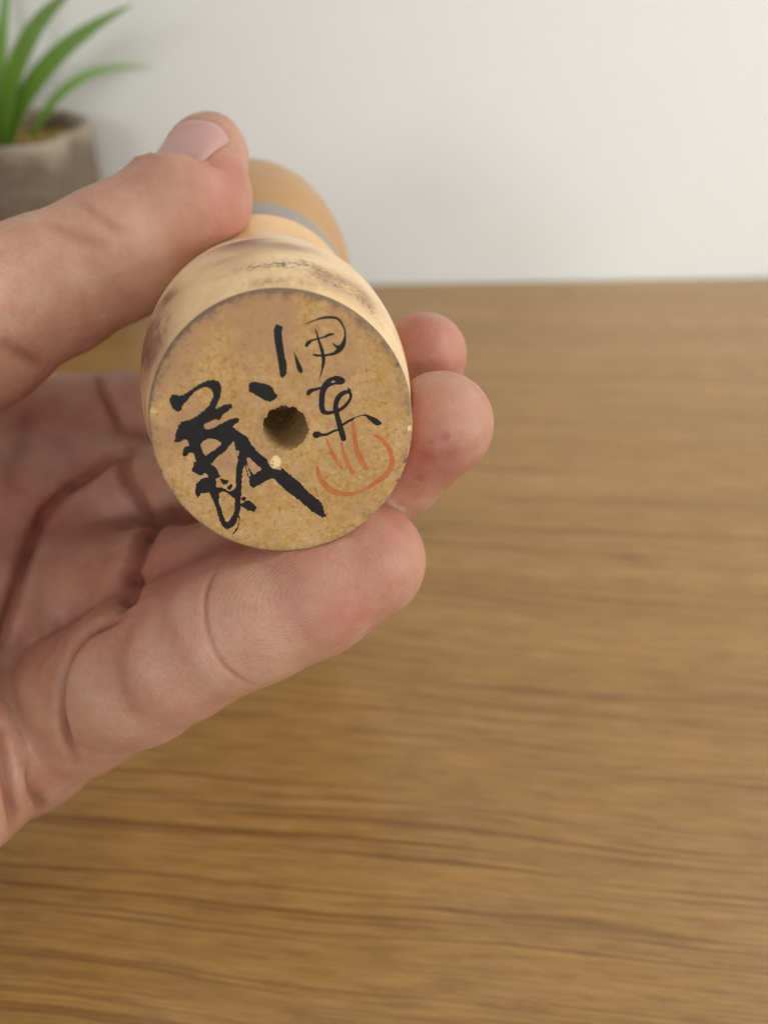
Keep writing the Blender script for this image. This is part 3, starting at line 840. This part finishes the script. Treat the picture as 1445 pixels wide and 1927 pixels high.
me_o = mesh_obj('hand', np.zeros((0, 3)), [], M['skin'])
me = me_o.data
W = world(V2)
me.vertices.add(len(W)); me.vertices.foreach_set('co', W.astype(np.float32).ravel())
me.loops.add(Q.size); me.loops.foreach_set('vertex_index', Q.astype(np.int32).ravel())
me.polygons.add(len(Q)); me.polygons.foreach_set('loop_start', np.arange(0, Q.size, 4, dtype=np.int32))
me.update(calc_edges=True); me.validate()
me.polygons.foreach_set('use_smooth', np.ones(len(me.polygons), bool))
hand = me_o
tag(hand, 'bare left hand reaching in from the left, thumb and fingers gripping the wooden doll', 'hand')

def glow(lst):
    s = np.zeros(len(V))
    for x, y, r, a in lst:
        s = np.maximum(s, a * np.exp(-(np.linalg.norm(V - on_skin(x, y), axis=1) / r) ** 2))
    return s
n_a, n_b = fbm(V * 0.16, 3, 51), fbm(V * 0.5, 3, 53)
flush = glow([(560, 1090, 7, .45), (640, 1130, 9, .3), (745, 1010, 8, .45), (690, 1150, 6, .4), (800, 850, 9, .7), (860, 880, 8, .6), (800, 640, 9, .55), (440, 330, 7, .35),
              (425, 405, 9, .35), (350, 1070, 12, .5), (300, 1060, 14, .45), (320, 430, 9, .3), (60, 1000, 25, .25), (100, 800, 20, .25)])
flush = np.clip(flush * (1 + 0.9 * n_a) + 0.22 * np.clip(n_a, 0, 1), 0, 0.8)
pale = np.clip(glow([(430, 1240, 8, .4), (330, 1180, 8, .3), (200, 1330, 9, .4), (500, 1230, 8, .3), (900, 850, 6, .3), (230, 420, 14, .3), (740, 1060, 4, .2)]) * (1 + n_b), 0, 0.7)
spot = np.clip(glow([(838, 822, 0.9, .5), (812, 832, 0.6, .4), (806, 862, 1.3, .35), (850, 850, 1.6, .3), (790, 900, 1.2, .3), (770, 914, 1.2, .3)]) * (1 + n_b), 0, 0.8)
core = on_skin(590, 1105)
vq = V - core
t_ax = INDEX[-1][0] - INDEX[-3][0]; t_ax /= np.linalg.norm(t_ax)
al = vq @ t_ax
rd = np.linalg.norm(vq + np.outer(al, t_ax) * (0.55 - 1) + 0, axis=1) + 0.25 * fbm(V * 0.35, 2, 61)
ridge_m = np.exp(-(np.linalg.norm(vq, axis=1) / 17) ** 4)
mt = V - on_skin(850, 820)
ridge_m2 = 0.35 * np.exp(-(np.linalg.norm(mt, axis=1) / 9) ** 4)
rd = np.where(ridge_m2 > ridge_m, np.linalg.norm(mt + np.array([4, -7, 2.0]), axis=1), rd)
for nm, arr in (('crease', crease), ('flush', flush), ('pale', pale), ('spot', spot), ('ridge_d', rd), ('ridge_m', np.maximum(ridge_m, ridge_m2))):
    set_attr(me, nm, arr)

# fingernail: a thin curved plate lying on the nail bed of the thumb
nu_, nv_ = 25, 29
gu = np.linspace(-1, 1, nu_); gt = np.linspace(-1, 1, nv_)
pts = []
for b in gt:
    for a in gu:
        k = (abs(a) ** 3.2 + abs(b) ** 3.2) ** (1 / 3.2)
        m = max(abs(a), abs(b))
        s = (m / k if k > 0 else 1) * 0.985
        pts.append((a * s * 6.6, b * s * 7.2 - 0.5, m))
pts = np.array(pts)
o3 = at(398, 350, 144.5) + np.outer(pts[:, 0], NAIL_S) + np.outer(pts[:, 1], NAIL_T) + 12 * NAIL_N
for _ in range(60):
    o3 = o3 - NAIL_N * (hand_field(o3) * 0.8)[:, None]
lift = 0.42 - 0.50 * np.clip((pts[:, 2] - 0.86) / 0.14, 0, 1) ** 2 + 0.18 * (1 - (pts[:, 0] / 6.6) ** 2)
o3 = o3 + NAIL_N * lift[:, None]
nail = mesh_obj('fingernail', world(o3), [(i * nu_ + j, i * nu_ + j + 1, (i + 1) * nu_ + j + 1, (i + 1) * nu_ + j) for i in range(nv_ - 1) for j in range(nu_ - 1)], M['nail'], None)
nail.parent = hand
set_attr(nail.data, 'lunula', np.clip(np.exp(-((pts[:, 1] + 7.0) / 2.6) ** 2 - (pts[:, 0] / 4.5) ** 2) + np.clip((pts[:, 1] - 5.4) / 0.8, 0, 1), 0, 0.8))

# ------------------------------------------------------------------ potted grass plant by the wall
PX, PY = -0.169, 0.358
plant = empty('potted_plant', (PX, PY, 0))
tag(plant, 'green grass leaved plant in a rough stone coloured pot by the wall', 'potted plant')
PR, PH = 0.0390, 0.0895
def pot_mesh():
    prof = [(0.0, 0.0), (PR * 0.80, 0.0), (PR * 0.83, 0.002)]
    for k in range(1, 121):
        t = k / 120
        prof.append((PR * (0.83 + 0.17 * t) + 0.00035 * math.sin(t * 30 * 2 * math.pi) * min(1, 8 * (1 - t)), 0.002 + (PH - 0.005) * t))
    prof += [(PR * 0.995, PH - 0.001), (PR * 0.96, PH), (PR * 0.89, PH - 0.0003), (PR * 0.865, PH - 0.0025), (PR * 0.85, PH - 0.012)]
    m = 96
    vs, fs = [], []
    for i, (r, z) in enumerate(prof):
        a = np.linspace(0, 2 * math.pi, m, endpoint=False)
        p = np.stack([r * np.cos(a), r * np.sin(a), np.full(m, z)], 1)
        nse = fbm(p * 120, 3, 81) if r > 0.02 else np.zeros(m)
        p[:, :2] *= (1 + 0.030 * nse * (1 if z > 0.001 else 0))[:, None]
        if z > PH - 0.006: p[:, 2] += 0.0016 * fbm(p * 90, 2, 83)
        vs.append(p)
    return np.concatenate(vs), grid_faces(len(prof), m)
v, f = pot_mesh()
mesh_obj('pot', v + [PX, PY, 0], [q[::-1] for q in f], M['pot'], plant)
def soil_mesh():
    n, m = 14, 60
    vs = []
    for i in range(n):
        r = PR * 0.87 * i / (n - 1) + 1e-5
        a = np.linspace(0, 2 * math.pi, m, endpoint=False)
        p = np.stack([r * np.cos(a), r * np.sin(a), np.full(m, PH - 0.0075)], 1)
        p[:, 2] += 0.0030 * fbm(p * 160, 3, 91) + 0.002 * (1 - (i / (n - 1)) ** 2)
        vs.append(p)
    return np.concatenate(vs), grid_faces(n, m)
v, f = soil_mesh()
mesh_obj('soil', v + [PX, PY, 0], f, M['soil'], plant)

def leaf(base, ctrl, tip, width, face=(0, -1, 0.3)):
    """an arching strap leaf along a quadratic curve, keeled in the middle"""
    b, c, t = (np.array(x, float) for x in (base, ctrl, tip))
    n, m = 26, 5
    vs, al = [], []
    for i in range(n):
        s = i / (n - 1)
        p = (1 - s) ** 2 * b + 2 * s * (1 - s) * c + s * s * t
        d = 2 * (1 - s) * (c - b) + 2 * s * (t - c); d /= np.linalg.norm(d)
        sd = np.cross(d, np.array(face, float)); sd /= np.linalg.norm(sd)
        nrm = np.cross(sd, d)
        wd = 0.88 * width * (0.62 + 0.9 * s - 0.55 * s * s) * (1 - s ** 3.2) + 0.0003
        for j in range(m):
            u = j / (m - 1) * 2 - 1
            vs.append(p + sd * u * wd / 2 + nrm * (abs(u) - 0.5) * wd * 0.22)
            al.append(s)
    vs = np.array(vs)
    k = len(vs)
    thick = np.concatenate([vs, vs - np.array(face) * 0.0005])
    f = [(i * m + j, i * m + j + 1, (i + 1) * m + j + 1, (i + 1) * m + j) for i in range(n - 1) for j in range(m - 1)]
    f2 = [tuple(k + x for x in q[::-1]) for q in f]
    rimf = []
    for i in range(n - 1):
        rimf.append((i * m, (i + 1) * m, k + (i + 1) * m, k + i * m))
        rimf.append((i * m + m - 1, k + i * m + m - 1, k + (i + 1) * m + m - 1, (i + 1) * m + m - 1))
    o = mesh_obj('leaf', thick + [PX, PY, 0], f + f2 + rimf, M['leaf'], plant)
    set_attr(o.data, 'along', np.array(al + al))
    return o
Z0 = PH - 0.008
LEAVES = [  # base, control, tip (metres from the pot's foot), width
    ((0.004, -0.006, Z0), (0.0225, -0.008, 0.117), (0.0742, -0.018, 0.1359), 0.0088),
    ((0.003, -0.008, Z0), (0.0201, -0.013, 0.1259), (0.0582, -0.028, 0.1421), 0.0090),
    ((0.010, 0.006, Z0), (0.0291, 0.016, 0.1136), (0.0637, 0.030, 0.1075), 0.0042),
    ((-0.0033, 0.000, Z0), (0.010, 0.002, 0.1202), (0.0225, 0.004, 0.1463), 0.0058),
    ((0.000, -0.012, Z0), (0.004, -0.020, 0.110), (0.012, -0.030, 0.118), 0.0085),
    ((0.004, -0.002, Z0), (0.008, -0.004, 0.105), (0.020, -0.008, 0.119), 0.0070),
    ((-0.010, -0.004, Z0), (-0.022, -0.012, Z0 + 0.055), (-0.052, -0.016, Z0 + 0.070), 0.0080),
    ((-0.008, 0.006, Z0), (-0.020, 0.014, Z0 + 0.050), (-0.048, 0.020, Z0 + 0.052), 0.0075),
    ((0.000, 0.008, Z0), (0.002, 0.016, Z0 + 0.060), (0.010, 0.026, Z0 + 0.086), 0.0065),
    ((-0.012, 0.000, Z0), (-0.030, -0.004, Z0 + 0.030), (-0.066, -0.006, Z0 + 0.020), 0.0070),
    ((-0.004, 0.002, Z0), (-0.012, 0.006, Z0 + 0.070), (-0.024, 0.008, Z0 + 0.104), 0.0075),
]
for L in LEAVES: leaf(*L)
